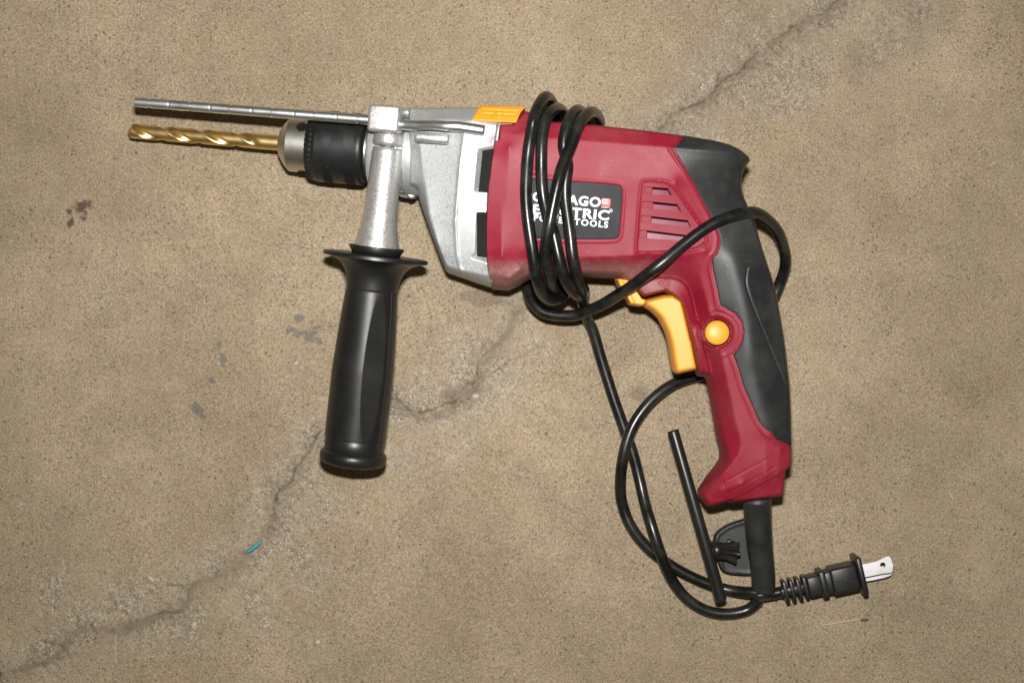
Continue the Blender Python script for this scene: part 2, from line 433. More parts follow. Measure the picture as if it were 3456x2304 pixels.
Z = Z*np.where(near, ff, 0)-.9
V = np.column_stack([X.ravel(), Y.ravel(), Z.ravel()]).astype(np.float32)*.001
nx, ny = X.shape; ii, jj = np.meshgrid(np.arange(nx-1), np.arange(ny-1), indexing='ij'); a = (ii*ny+jj).ravel()
F = np.column_stack([a, a+ny, a+ny+1, a+1]).astype(np.int32)
me = bpy.data.meshes.new('concrete_floor'); me.vertices.add(len(V)); me.vertices.foreach_set('co', V.ravel())
me.loops.add(F.size); me.loops.foreach_set('vertex_index', F.ravel()); me.polygons.add(len(F))
me.polygons.foreach_set('loop_start', np.arange(0, F.size, 4, dtype=np.int32)); me.update(calc_edges=True)
# stains of their own shape (paint, rust, oil) as masks
def blobs(lst, cell, seed, thr=.9):
    m = np.zeros(X.shape)
    for px, py, rx, ry, ang in lst:
        x, y = fl_xy(px, py, 0); c, s = math.cos(math.radians(ang)), math.sin(math.radians(ang))
        u = ((X-x)*c+(Y-y)*s)/(rx/S); v = (-(X-x)*s+(Y-y)*c)/(ry/S)
        m = np.maximum(m, sstep(1.1, .55, np.hypot(u, v)+thr*fbm(X, Y, cell, seed, 3)))
    return m
purple = blobs([(271,705,32,26,20),(238,747,19,12,60),(230,712,12,9,0),(283,738,8,6,0)], 3, 3)
rust = blobs([(870,752,24,9,0),(838,748,14,10,30),], 3, 9)
slate = blobs([(1000,1120,48,14,-12),(1055,1140,38,20,-10),(1010,1075,20,12,0),(1075,1105,16,12,0),(740,1178,11,22,0),(750,1208,11,24,10),(712,1285,14,8,-20),(668,1380,13,30,40),(690,1408,10,22,40),(668,735,8,9,0),(3250,440,9,7,0)], 2.2, 15, 1.2)
oil = blobs([(1640,1012,75,32,0),(1530,1320,42,24,25),(2150,1330,40,30,60)], 8, 19, .8)
pale = blobs([(1073,2165,9,8,0),(510,1953,12,6,-30),(1000,1224,7,6,0),(1605,1335,10,8,0)], 3, 27, .5)
def setattr_(nm, arr):
    at = me.attributes.new(nm, 'FLOAT', 'POINT'); at.data.foreach_set('value', arr.ravel().astype(np.float32))
mud = sstep(8.5*(1+.9*fbm(X, Y, 30, 401, 3)), 1.5, dm)*(.45+.55*sstep(-.3, .3, fbm(X, Y, 11, 405, 3)))*near
mud = np.maximum(mud, sstep(30*(1+1.0*fbm(X, Y, 45, 411, 3)), 4, dist(wx, wy, crackC, False))*(.85+.6*fbm(X, Y, 8, 415, 3)))
mud = np.maximum(mud, sstep(30*(1+.9*fbm(X, Y, 45, 421, 3)), 5, dist(X, Y, branch4, False))*(.85+.6*fbm(X, Y, 8, 425, 3)))*near
for nm, arr in (('spall', spall), ('mud', mud), ('crack', np.clip(edge+bre*.8+.3*pits, 0, 1)), ('ribbon', ribbon*near), ('purple', purple), ('rust', rust), ('slate', slate), ('oil', oil), ('pale', pale)): setattr_(nm, arr)
m = N('concrete')
SP = m.attr('spall').outputs['Fac']
big = m.noise(9, 5, .6); mid = m.noise(55, 4, .6)
c = m.mix(m.ramp(big, (.3, 0.), (.7, 1.)), (.246, .187, .113), (.382, .302, .197))
c = m.mix(m.math('MULTIPLY', m.ramp(mid, (.35, 0.), (.75, 1.)), .35), c, (.185, .142, .088))
c = m.mix(m.math('MULTIPLY', m.ramp(m.noise(24, 5, .65), (.48, 0.), (.72, 1.)), .24), c, (.155, .115, .070))
# sand grain: several sizes, irregular
g1 = m.noise(950, 4, .75, 'Fac'); c = m.mix(.8, c, m.ramp(g1, (.30, .20), (.5, .5), (.72, .82)), 'OVERLAY')
gc = m.noise(520, 3, .7, 'Color'); c = m.mix(.34, c, gc, 'SOFT_LIGHT')
dens = m.ramp(m.noise(26, 4, .65), (.34, .5), (.6, 1.))
def specks(scale, lo, hi, keep, col, amt, prev, warp=.0016):
    x = m.n('ShaderNodeTexVoronoi', feature='F1'); x.inputs['Scale'].default_value = scale
    wv = m.n('ShaderNodeVectorMath', operation='ADD'); sc_ = m.n('ShaderNodeVectorMath', operation='SCALE'); sc_.inputs['Scale'].default_value = warp
    m.L(m.noise(1300, 3, .7, 'Color'), sc_.inputs[0]); m.L(m.tc, wv.inputs[0]); m.L(sc_.outputs[0], wv.inputs[1]); m.L(wv.outputs[0], x.inputs['Vector'])
    blob = m.ramp(x.outputs['Distance'], (0, 1.), (lo, 1.), (hi, 0.))
    sep = m.n('ShaderNodeSeparateColor'); m.L(x.outputs['Color'], sep.inputs[0])
    sel = m.ramp(sep.outputs[0], (keep, 0.), (min(keep+.02, 1), 1.))
    f = m.math('MULTIPLY', m.math('MULTIPLY', m.math('MULTIPLY', blob, sel), dens), amt)
    return m.mix(f, prev, col), f
c, _ = specks(900, .26, .52, .5, (.11, .085, .05), .6, c)
c, _ = specks(600, .2, .44, .74, (.07, .055, .035), .7, c, .0022)
c, _ = specks(380, .16, .34, .86, (.045, .038, .03), .85, c, .0024)
c, _ = specks(215, .09, .19, .92, (.025, .028, .03), .9, c, .0020)
c, _ = specks(500, .2, .36, .86, (.24, .10, .06), .35, c)
c, _ = specks(450, .18, .32, .86, (.52, .42, .26), .4, c)
c, wf = specks(800, .2, .4, .84, (.60, .55, .43), .45, c)
# spalled, exposed aggregate
ag = m.mix(m.ramp(m.vor(700, out='Color'), (.15, 0.), (.85, 1.)), (.10, .078, .052), (.42, .345, .24))
ag = m.mix(m.ramp(m.noise(160, 4, .6), (.3, 0.), (.7, 1.)), ag, m.mix(.5, ag, (.17, .135, .095)))
c = m.mix(m.math('MULTIPLY', SP, .66), c, ag)
c, w1 = specks(1050, .3, .5, .80, (.75, .70, .60), .0, c)
sk = m.vor(1600, out='Color'); sks = m.n('ShaderNodeSeparateColor'); m.L(sk, sks.inputs[0])
white = m.math('MULTIPLY', m.math('MULTIPLY', m.ramp(sks.outputs[1], (.79, 0.), (.84, 1.)), m.math('MULTIPLY', SP, m.ramp(m.noise(130, 4, .7), (.38, .15), (.62, 1.)))), .72)
c = m.mix(white, c, (.66, .60, .49))  # pale flecks put the grit's specular glints into the colour
c = m.mix(m.math('MULTIPLY', m.attr('mud').outputs['Fac'], .45), c, m.mix(.6, c, (.13, .10, .066)))
c = m.mix(m.math('MULTIPLY', m.attr('ribbon').outputs['Fac'], .7), c, (.155, .122, .084))
c = m.mix(m.math('MULTIPLY', m.attr('crack').outputs['Fac'], .74), c, (.045, .035, .024))
c = m.mix(m.math('MULTIPLY', m.attr('oil').outputs['Fac'], .5), c, (.11, .08, .055))
c = m.mix(m.math('MULTIPLY', m.attr('rust').outputs['Fac'], .22), c, (.30, .11, .05))
c = m.mix(m.math('MULTIPLY', m.attr('slate').outputs['Fac'], .62), c, (.075, .085, .09))
c = m.mix(m.math('MULTIPLY', m.attr('purple').outputs['Fac'], .85), c, (.055, .018, .018))
c = m.mix(m.math('MULTIPLY', m.attr('pale').outputs['Fac'], .6), c, (.62, .56, .44))
r = m.math('SUBTRACT', .78, m.math('MULTIPLY', SP, .38))
r = m.math('SUBTRACT', r, m.math('MULTIPLY', m.ramp(m.vor(900, out='Color'), (.7, 0.), (.95, 1.)), .25))
hgt = m.math('ADD', m.noise(1200, 3, .65), m.math('MULTIPLY', m.vor(900), .5))
b1 = m.bump(hgt, .55, .00035)
b2 = m.n('ShaderNodeBump'); b2.inputs['Distance'].default_value = .0012; m.L(m.math('MULTIPLY', SP, .8), b2.inputs['Strength']); m.L(m.noise(650, 3, .7), b2.inputs['Height']); m.L(b1, b2.inputs['Normal'])
m.set(Base_Color=c, Roughness=r, Normal=b2.outputs[0], Specular_IOR_Level=.5)
floor = link('concrete_floor', me, m.m); floor['kind'] = 'structure'

# ------------------------------------------------------------------ the drill
drill = empty('electric_drill', (30, 60, 0))
tag(drill, 'red and black corded drill with silver gearbox, side handle and its cord wrapped round it', 'drill')
# ---- whole rear shell (red) --------------------------------------------------------------
top_red = q(3,(1285,390),(1330,300),(1400,235),(1500,205),(1640,212))+q(5,(470,378),(540,405),(620,500),(760,520),(860,525),(1380,565),(2352,675))+q(7,(590,185),(950,230))
blk_top = q(7,(950,230),(1000,235),(1400,300),(1600,350),(1750,420),(1860,500),(1895,560),(1840,630),(1790,750),(1775,920),(1810,1040),(1870,1180))
blk_right = q(8,(1960,400),(2040,700),(2130,970),(2200,1180))+q(10,(2250,600),(2300,900))+q(11,(1955,0),(1990,300),(2025,620),(2040,1000),(2045,1390))
base_r = q(12,(1655,410),(1642,690),(1570,735),(1545,1040),(1532,1075),(1380,1100),(1000,1150),(840,1168),(815,1150),(620,1205),(530,1215),(500,1180),(432,1080),(418,1015),(520,860),(640,700),(712,590),(722,500),(715,440),(665,230),(615,0))
grip_l = q(11,(1070,1300),(1000,900),(945,600),(920,505),(895,480),(800,465),(790,430),(700,0))+q(10,(1080,1150),(1010,880),(980,760),(940,670),(890,610),(830,575),(740,530),(620,560),(470,600),(435,580),(380,520),(250,430))
bot_red = q(10,(150,350),(0,345))+q(9,(860,335),(400,345))+q(4,(1720,1262),(1600,1335),(1445,1412),(1222,1397))
seam_rs = q(4,(1165,1180),(1130,800),(1130,500),(1160,0))+q(3,(1165,1200),(1200,900),(1245,620))
inner = lambda pts, dx, dy: [(a+dx, b+dy) for a, b in pts]
u_px = top_red + inner(blk_top, -5, 5)[1:] + inner(blk_right, -5, 0) + base_r + grip_l + bot_red + seam_rs
TRG = None
U = np.vstack([M(q(3,(1278,380),(1300,345),(1480,335)), 29), M(q(3,(1575,262)), 15), M(u_px[4:-len(seam_rs)], 5), smooth_poly(np.vstack([M(q(4,(1203,1340)), 9), M(q(4,(1180,1260)), 15), M(q(4,(1157,1130)), 20), M(q(4,(1138,980)), 25), M(seam_rs[1:], 28)]), 2, closed=False)])
blk_seam = q(11,(2045,1392),(1850,1315),(1700,1190),(1600,1050),(1500,820),(1410,620),(1330,350),(1262,170))+q(10,(1660,1350),(1720,1290),(1770,1200),(1795,1060),(1770,930),(1690,820),(1560,745),(1490,722),(1450,500),(1395,250),(1378,110),(1395,70))+q(8,(1450,800),(1480,700),(1490,600),(1470,520),(1430,430),(1395,350))+q(7,(1250,1080),(1150,900),(1000,650),(835,385))
B_px = blk_top+blk_right; nB = len(B_px)
Bo = np.vstack([M(B_px, 5), M(blk_seam, 24)])
def Ln(pts, h, dh=26): return (M(pts, dh), h)
lines = [
 (M(top_red[4:], 5), 21), (M(bot_red, 5), 15), (M(q(4,(1720,1262),(1600,1335),(1445,1412),(1225,1388)), 5), 19),
 (M(blk_top, 5), [22,22,21,20,18,15,13,13,13,13,13,13]), (M(blk_right, 5), 13), (M(base_r, 5), 15), (M(grip_l[:6], 5), 9), (M(grip_l[6:], 5), 17),
 (M(seam_rs, 27), [29,32,33,34,34,34,32]),
 Ln(q(3,(1300,480))+q(5,(140,690),(440,700)), 32), Ln(q(5,(560,715),(780,735),(1500,790),(2352,855))+q(7,(830,390)), [28,29,29,29,29]),
 Ln(q(7,(870,400),(1300,440),(1700,495),(1850,545)), [29,27,23,17]),
 Ln(q(5,(500,1180),(1060,1200),(1950,1250))+q(7,(450,800),(900,860)), 30.2),
 Ln(q(6,(360,1212),(860,1215),(1400,1215),(1750,1190),(2000,1180))+q(8,(1000,830),(1300,760)), [29,29,29,28.5,28,26,26]),
 Ln(q(4,(1200,1180),(1450,1250),(1590,1130)), [29,30,30]), Ln(q(4,(1350,1000),(1350,300)), 34.5), Ln(q(3,(1400,1500),(1450,700)), 34.5),
 Ln(q(4,(1630,900),(1600,400),(1585,0))+q(3,(1600,900),(1650,500)), [32,34,34,34,32]),
 # grip crest (edge between the front bevel and the flat side)
 Ln(q(10,(1210,300),(1280,560),(1345,830)), [22,22,22.5], 20), Ln(q(11,(1090,130),(1190,600),(1290,1050),(1355,1300),(1365,1400),(1340,1470)), 22.5, 20),
 Ln(q(12,(970,350),(970,450),(935,540),(800,700),(600,855),(450,1000)), [22.5,22.5,22.5,22,21,17], 20),
 Ln(q(10,(1380,120),(1450,500),(1490,720)), 23.5, 20), Ln(q(11,(1330,350),(1500,820),(1700,1190)), 23.5, 20),
 Ln(q(11,(1420,250),(1560,500),(1650,900),(1780,1230)), 24, 20), Ln(q(10,(1640,0),(1760,450),(1830,700),(1880,1150),(1900,1568)), 25, 20),
 Ln(q(10,(1180,920),(1140,650),(1090,480),(1010,370),(900,320),(720,310),(500,360)), [12,12.5,14,15.5,16,16,16], 18),
 Ln(q(11,(925,140),(990,430)), 12.5, 18),
 Ln(q(12,(1300,400),(1300,800)), 22.5, 20), Ln(q(12,(1500,450),(1480,800)), [20.5,20], 20), Ln(q(12,(700,1000),(1000,900)), [20.5,22], 20),
]
HB = Field((-20, -115), (160, 140), lines)
# features
rim = smooth_poly(M(q(10,(380,520),(470,400),(600,345),(740,332),(900,345),(1010,400),(1090,510),(1135,660),(1180,850),(1210,930),(1240,1000))+q(11,(870,100),(925,160),(985,425),(985,440),(800,462),(700,0))+q(10,(1080,1150),(1010,880),(980,760),(940,670),(890,610),(830,575),(740,530),(620,560),(470,600)), 18), 2)
plate_px = q(6,(340,160),(870,200),(1490,245),(1555,275),(1575,340),(1535,900),(1510,950),(1450,972),(900,970),(350,960))
PL = smooth_poly(M(plate_px, 30), 2, keep=(0, 9))
vent_frame = smooth_poly(M(q(8,(450,-150),(500,-165),(760,-150),(860,-100),(930,-20),(1240,420),(1330,600),(1290,690),(1150,755),(800,790),(385,800),(372,760),(400,400),(430,0)), 29), 2)
def slot(k, sq, deep): return (M(q(k, *sq), 29), M(q(k, *deep), 29))
slots = [slot(7, ((485,900),(595,908),(590,1003),(480,995)), ((595,908),(800,922),(855,1015),(590,1005))),
         slot(7, ((470,1090),(610,1100),(605,1190),(462,1178)), ((610,1100),(935,1130),(985,1225),(605,1190))),
         slot(7, ((452,1278),(590,1290),(580,1378),(445,1368)), ((590,1290),(1075,1340),(1120,1432),(580,1378))),
         slot(8, ((432,490),(530,498),(525,600),(425,590)), ((530,498),(1090,560),(1180,640),(525,602)))]
btn = M(q(10,(1450,1070)), 22)[0]
arrow = M(q(10,(680,410),(818,375),(802,487)), 18)
wedge = q(12,(815,1150),(1640,700)); W0, W1 = M(wedge, 20)
rect = M(q(12,(750,890),(1330,572),(1430,690),(800,1040)), 20)
wedge_poly = M(q(12,(790,1160),(1000,1060),(1570,740),(1645,690),(1660,1100),(1000,1200)), 20)
def body_relief(X, Y):
    z = np.zeros(X.shape)
    sd = sdist(X, Y, rim); z += 3.6*sstep(-1.2, 1.2, sd)
    sd = sdist(X, Y, PL); z += -.9*sstep(0, .24, sd); z += .35*np.exp(-((sd+1.1)/.7)**2)
    sd = sdist(X, Y, vent_frame); z += .5*np.exp(-(sd/.8)**2)-.35*sstep(0, .9, sd)
    for sq, dp in slots:
        z += -.9*sstep(0, .24, sdist(X, Y, sq)); z += -11*sstep(0, .24, sdist(X, Y, dp))
    r = np.hypot(X-btn[0], Y-btn[1]); z += .8*np.exp(-((r-9.4)/.8)**2)-0+.4*sstep(13.6, 13.0, r)
    z += -.35*np.exp(-(dist(X, Y, arrow)/.5)**2)
    z += -.35*np.exp(-(dist(X, Y, rect)/.35)**2)
    z += -1.0*sstep(-.2, .2, sdist(X, Y, wedge_poly))
    z += -.45*np.exp(-(dist(X, Y, M(q(4,(1400,60),(1370,500),(1400,900)), 32), False)/.35)**2)*0
    return z
groove = smooth_poly(M(q(10,(1840,220),(1805,400),(1850,560),(1900,700),(2050,1050),(2280,1568))+q(11,(1900,420),(1980,600),(2030,650)), 18), 2, closed=False)
SEAM = U[-34:]; TRG = M(grip_l[6:], 5)
def body_z(X, Y):
    du = sdist(X, Y, U)
    inb = sdist(X, Y, Bo)
    H = HB(X, Y)+body_relief(X, Y)-1.6*sstep(.6, 2.0, inb)
    rb_ = np.hypot(X-btn[0], Y-btn[1]); H = H+(20.6-H)*sstep(8.6, 7.8, rb_)-3.0*sstep(7.3, 6.9, rb_)
    e = .5*np.exp(-((inb+1.5)/.8)**2)   # fine raised lip beside the rubber
    H = H+e*sstep(1.5, 3, du)
    dS = dist(X, Y, SEAM, False); dT = dist(X, Y, TRG, False); r = np.where(dS <= du+.05, .7, np.where(dT <= du+.05, 1.2, 3.2))
    return zc(X, Y)+H*rnd(np.maximum(du, 0), r)
def body_b(X, Y):
    du = sdist(X, Y, U); return zc(X, Y)-(HB(X, Y)*.93)*rnd(np.maximum(du, 0), 5)
shell = solid('motor_housing', U, body_z, body_b, RED, drill, sp=.5, feats=[PL]+[a for s_ in slots for a in s_])
hard(shell, 42)
for sq_, dp_ in slots:
    O_ = np.array(dp_)+np.array([.25, -.85]); zq = lambda X, Y: zc(X, Y)+HB(X, Y)-4.6
    solid('vent_baffle', O_, zq, lambda X, Y: zc(X, Y)+HB(X, Y)-7, BAFFLE, shell, sp=1.2, spb=3)
# ---- black rubber overmould
HS_ = Field.__new__(Field); HS_.lo = HB.lo; HS_.res = HB.res; zz_ = HB.z.copy()
for _ in range(110):
    p_ = np.pad(zz_, 1, mode='edge'); zz_ = (p_[2:, 1:-1]+p_[:-2, 1:-1]+p_[1:-1, 2:]+p_[1:-1, :-2])*.2+zz_*.2
HS_.z = zz_
def blk_z(X, Y):
    d = sdist(X, Y, Bo); ds = dist(X, Y, M(blk_seam, 24), False)
    k_ = sstep(96, 103, Y); H = HS_(X, Y)*(1-k_)+HB(X, Y)*k_+.35-.75*np.exp(-(dist(X, Y, groove, False)/.45)**2)
    side = sstep(2, 10, ds-0*d)
    e = rnd(np.maximum(np.where(ds < d+.3, 99, d), 0), 3.4)          # big round at the outer silhouette
    e2 = rnd(np.maximum(ds, 0)+.02, .55)                             # small round at the seam
    return zc(X, Y)+np.minimum(H*e, H-1.9*(1-e2))
def blk_b(X, Y):
    d = sdist(X, Y, Bo); ds = dist(X, Y, M(blk_seam, 24), False)
    return zc(X, Y)-HB(X, Y)*.93*rnd(np.maximum(np.where(ds < d+.3, 5, d), 0), 5)
rub = solid('rubber_grip', Bo, blk_z, blk_b, BLK, drill, sp=.55)
# ---- trigger, lever, lock button
def simple(name, outl, dh, H, mat, parent, r=1.6, base=0., sp=.6, extra=None, bottom=None, keep=(), sm=0):
    O = M(outl, dh)
    if sm: O = smooth_poly(O, sm, keep=keep)
    def zt(X, Y):
        z = zc(X, Y)+base+(H-base)*rnd(np.maximum(sdist(X, Y, O), 0), r)
        if extra: z = z+extra(X, Y)
        return z
    zb = (lambda X, Y: zc(X, Y)+(bottom if bottom is not None else -H)*rnd(np.maximum(sdist(X, Y, O), 0), r)) if bottom is None or bottom < base else (lambda X, Y: zc(X, Y)+bottom+0*X)
    return solid(name, O, zt, zb, mat, parent, sp=sp)
trig_px = q(10,(495,630),(560,612),(740,565),(860,560),(990,640),(1030,800),(1110,1150))+q(11,(730,0),(800,370),(775,390),(560,440),(520,437),(492,415),(478,380),(460,300),(430,100),(410,0))+q(10,(785,1110),(755,1030),(680,880),(590,790),(480,715))
trigger = simple('trigger', trig_px, 6, 12.5, ORTRIG, drill, r=2.6)
lever_px = q(10,(100,345),(290,362),(400,400),(400,530),(455,612),(515,628),(500,690),(475,715),(430,722),(300,700),(255,620),(150,460))
lever = simple('direction_lever', lever_px, 8, 15, ORTRIG, drill, r=1.0,
    extra=lambda X, Y: -1.1*np.exp(-(dist(X, Y, M(q(10,(175,390),(300,600),(350,700)), 12), False)/.5)**2))
b3 = Vector((btn[0], btn[1], zc(*btn)+20))
prof = [(0, 6.5), (2.6, 6.45)]+[(2.6+1.9*math.sin(t*math.pi/2/9), 6.45*math.cos(t*math.pi/2/9)) for t in range(1, 10)]
lathe('lock_button', b3, (0.0, 0.02, 1), prof, ORANGE, drill, 48)
# ---- name plate + print (sub-parts of the housing)
def plate_z(X, Y): return zc(X, Y)+HB(X, Y)-.9
def drape(name, poly, off, th, mat, parent, sp=1.2, r=.25):
    def zt(X, Y): return plate_z(X, Y)+off+th*rnd(np.maximum(sdist(X, Y, poly), 0), r)
    return solid(name, poly, zt, lambda X, Y: plate_z(X, Y)+off-.3, mat, parent, sp=sp, spb=3)
drape('name_plate', PL, 0.05, .35, PLATE, shell)
def text_mesh(s, size, offset, spacing=1.0):
    cu = bpy.data.curves.new('t', 'FONT'); cu.body = s; cu.size = size; cu.offset = offset; cu.space_character = spacing
    cu.resolution_u = 6; o = bpy.data.objects.new('t', cu); COL.objects.link(o)
    bpy.context.view_layer.update()
    me = bpy.data.meshes.new_from_object(o.evaluated_get(bpy.context.evaluated_depsgraph_get()))
    bpy.data.objects.remove(o)
    V = np.array([v.co[:2] for v in me.vertices]); F = [tuple(p.vertices) for p in me.polygons]; bpy.data.meshes.remove(me)
    return V, F
def put_text(name, s, p0, p1, cap_px, mat, spacing=1.0, bold=.03):
    """print laid between two ends of its baseline, cap height in survey px, on the plate"""
    V, F = text_mesh(s, 1.0, bold, spacing); lo = V.min(0); hi = V.max(0); V = (V-lo)/(hi-lo)
    a, b = M([p0, p1], 30); d = b-a; n = np.array([-d[1], d[0]])/np.hypot(*d)*(cap_px/S*.925)
    W = a+V[:, :1]*d+V[:, 1:]*n
    z = plate_z(W[:, 0], W[:, 1])+.46
    k = len(W); top = np.column_stack([W, z])
    return mesh(name, top, F, mat, shell, smooth=False)
zz = lambda a, b: q(6, (a, b))[0]
put_text('plate_lettering', 'CHICAGO', zz(378, 472), zz(1278, 548), 33, WHITE, 1.1, .032)
put_text('plate_lettering', 'ELECTRIC', zz(385, 640), zz(1392, 722), 34, WHITE, 1.1, .032)
put_text('plate_lettering', 'POWER TOOLS', zz(395, 728), zz(1378, 820), 22, WHITE, 1.25, .03)
put_text('plate_lettering', '\u00ae', zz(1398, 612), zz(1440, 615), 12, WHITE, 1.0, .0)
lg = smooth_poly(M([zz(1287,432), zz(1300,420), zz(1408,430), zz(1422,445), zz(1418,540), zz(1405,552), zz(1298,545), zz(1284,530)], 30), 1)
drape('plate_logo', lg, .38, .12, LOGO, shell, sp=.8)
for seg in (((1388,450),(1330,447),(1310,458),(1304,470),(1310,484),(1328,495),(1386,498)), ((1325,473),(1388,475))):
    pth = [Vector((*M([zz(*p)], 30)[0], 0)) for p in seg]
    for v_ in pth: v_.z = float(plate_z(np.array([v_.x]), np.array([v_.y]))[0])+.48
    tube('plate_logo_mark', catmull(pth, 4) if len(pth) > 2 else pth, .3, WHITE, shell, seg=6)
pth = [Vector((*M([zz(*p)], 30)[0], 0)) for p in ((1290,545),(1400,552))]
for v_ in pth: v_.z = float(plate_z(np.array([v_.x]), np.array([v_.y]))[0])+.48
tube('plate_logo_mark', pth, .22, WHITE, shell, seg=6)

# ---- gearbox ------------------------------------------------------------------------------
g_top = q(3,(110,188),(400,190),(1050,183),(1280,190),(1500,205))
g_right = q(3,(1560,300),(1500,700),(1450,1200))+q(4,(1400,600),(1380,1100),(1320,1290))
g_bot = q(4,(1206,1372),(1020,1315),(840,1250),(640,1182),(600,1150),(560,1060),(460,800),(330,440),(250,200),(232,110))
g_left = q(3,(225,1280),(190,1265),(120,1240),(105,900),(110,480),(105,300))
G = M(g_top+g_right+g_bot+g_left, 4)
gl = [ (M(g_top, 4), 19), (M(g_right, 20), 31), (M(g_bot, 4), [17,17,17,17,16,14,14,14,15,16]), (M(g_left, 4), 21),
  Ln(q(3,(110,350),(500,340),(950,345),(1280,420)), [24,28,30,31]), Ln(q(3,(215,480),(250,640),(290,1000),(345,1300),(380,1560)), [27.5,28,29,30,30.5]), Ln(q(4,(380,400),(480,770),(600,1090)), [30.5,30,27]),
  Ln(q(4,(600,1090),(830,1160),(1160,1230)), [27,28,28.5]), Ln(q(3,(840,500),(800,1000),(745,1560)), [31.5,33,33]), Ln(q(4,(735,500),(760,1000)), [32.5,29.5]),
  Ln(q(3,(1250,600),(1150,1300)), 33), Ln(q(4,(1120,400),(1140,1100)), [33,30]) ]
HG = Field((-75, 20), (15, 140), gl)
ridge = M(q(3,(862,480),(800,900),(745,1560))+q(4,(735,500),(750,900),(790,1100),(850,1250)), 30)
win1 = M(q(3,(1025,722),(1260,680),(1200,1312),(975,1290)), 30)
win2 = M(q(4,(1008,385),(1200,380),(1200,1065),(930,980),(985,900)), 30)
bw_px = (q(3,(1092,745),(1290,712),(1250,1308),(1038,1292)), q(4,(1015,384),(1240,384),(1230,988),(1018,960)))
bw1, bw2 = M(bw_px[0], 29), M(bw_px[1], 29)
def gb_z(X, Y):
    d = sdist(X, Y, G); H = HG(X, Y)
    H = H+.6*np.exp(-(dist(X, Y, ridge, False)/.85)**2)
    for wv, bv in ((win1, bw1), (win2, bw2)): H = H-3.2*np.clip(sdist(X, Y, wv)/3.2, 0, 1)-9*sstep(0, .24, sdist(X, Y, bv))
    H = H-3.0*sstep(.2, .8, sdist(X, Y, U))
    return zc(X, Y)+H*rnd(np.maximum(d, 0), 2.6)
gear = solid('gearbox', G, gb_z, lambda X, Y: zc(X, Y)-HG(X, Y)*.92*rnd(np.maximum(sdist(X, Y, G), 0), 4), SILV, drill, sp=.55, feats=[bw1, bw2])
hard(gear, 42)
for wp in bw_px:
    O = M(wp, 29); cc_ = O.mean(0); O = cc_+(O-cc_)*1.02
    solid('vent_dark_fill', O, lambda X, Y: zc(X, Y)+27.0+0*X, lambda X, Y: zc(X, Y)+15+0*X, VOID, gear, sp=.7)  # black fill painting the shade inside the vent windows
# orange mode slider on top of the gearbox
sl_px = q(3,(935,337),(1000,240),(1040,195),(1090,184),(1240,188),(1640,213),(1660,225),(1600,255),(1540,370),(1300,362))
SLo = smooth_poly([M([p_], h_)[0] for p_, h_ in zip(sl_px, (31, 26, 14, 6, 6, 6, 8, 16, 32, 32))], 1, keep=(0, 5, 8, 9))
slr = M(q(3,(1100,205),(1560,235),(1520,290),(1085,265)), 22)
def HS(X, Y): return np.maximum(np.where(X < -3, HG(X, Y), np.maximum(HB(X, Y), HG(X, Y))), 20)
def sl_z(X, Y):
    d = sdist(X, Y, SLo); t = (M(q(3,(1200,185)), 10)[0][1]-Y)
    Hh = 18.5+11.5*np.clip(t/10.2, 0, 1)**.75+2.1
    z = Hh-1.5*(1-rnd(np.maximum(d, 0), .7))
    z = z-.9*np.exp(-(dist(X, Y, slr)/.35)**2)
    return zc(X, Y)+z
solid('mode_slider', SLo, sl_z, lambda X, Y: zc(X, Y)+12+0*X, ORANGE, drill, sp=.4, rings=(.1, .3))
pr = [Pz(*q(3, (1255, 243))[0], 27), Pz(*q(3, (1310, 252))[0], 27.4), Pz(*q(3, (1370, 250))[0], 27.2)]
tube('slider_grip', pr, .8, ORANGE, drill, seg=8)
pr = [Pz(*q(3, (1205, 292))[0], 30.2), Pz(*q(3, (1300, 303))[0], 30.2), Pz(*q(3, (1400, 305))[0], 30.2)]
tube('slider_grip', pr, .5, ORANGE, drill, seg=8)

# ---- spindle axis: chuck, nose ---------------------------------------------------------------
A0 = Pz(448, 443, 1.2); A1 = Pz(1390, 519, 0); ax = (A1-A0); AL = ax.length; ax.normalize()
def sx(px, r=14.0):
    lo_, hi_ = -20.0, AL*1.2
    for _ in range(40):
        md = (lo_+hi_)/2; p_ = A0+ax*md; z_ = p_.z+r
        if CX+p_.x*D*S/(D-z_) < px: lo_ = md
        else: hi_ = md
    return md
mm = lambda p: p/S*.965
chuck = lathe('chuck', A0, ax, [(sx(930), 3), (sx(934), mm(40)), (sx(936), mm(47)), (sx(952), mm(72)), (sx(968), mm(90)), (sx(972), mm(93)), (sx(1046), mm(94)), (sx(1046), mm(60))], CHROME, drill, 96)
hard(chuck, 30)
def teeth(s, r, t):
    if s < sx(1052): return r-1.1*(.5+.5*math.cos(38*t)) if r > 15 else r
    return r
sl = [(sx(1040), mm(88)), (sx(1038), mm(104)), (sx(1041), mm(112)), (sx(1048), mm(115)), (sx(1062), mm(117)), (sx(1066), mm(115.5)), (sx(1069), mm(118))]
def knurl(s, r, t):
    r = teeth(s, r, t)
    for a, b in ((1098, 1134), (1170, 1210)):
        if sx(a) < s < sx(b): r += .24*math.cos(110*t+s*4.2)*min(1, (s-sx(a)), (sx(b)-s))
    return r
for k in range(1, 46): sl.append((sx(1070+k*3.3), mm(120-.0*k)))
sl += [(sx(1226), mm(119)), (sx(1232), mm(115)), (sx(1237), mm(104)), (sx(1239), mm(80)), (sx(1240), mm(60))]
sleeve = lathe('chuck_sleeve', A0, ax, sl, SLEEVE, chuck, 480, knurl)
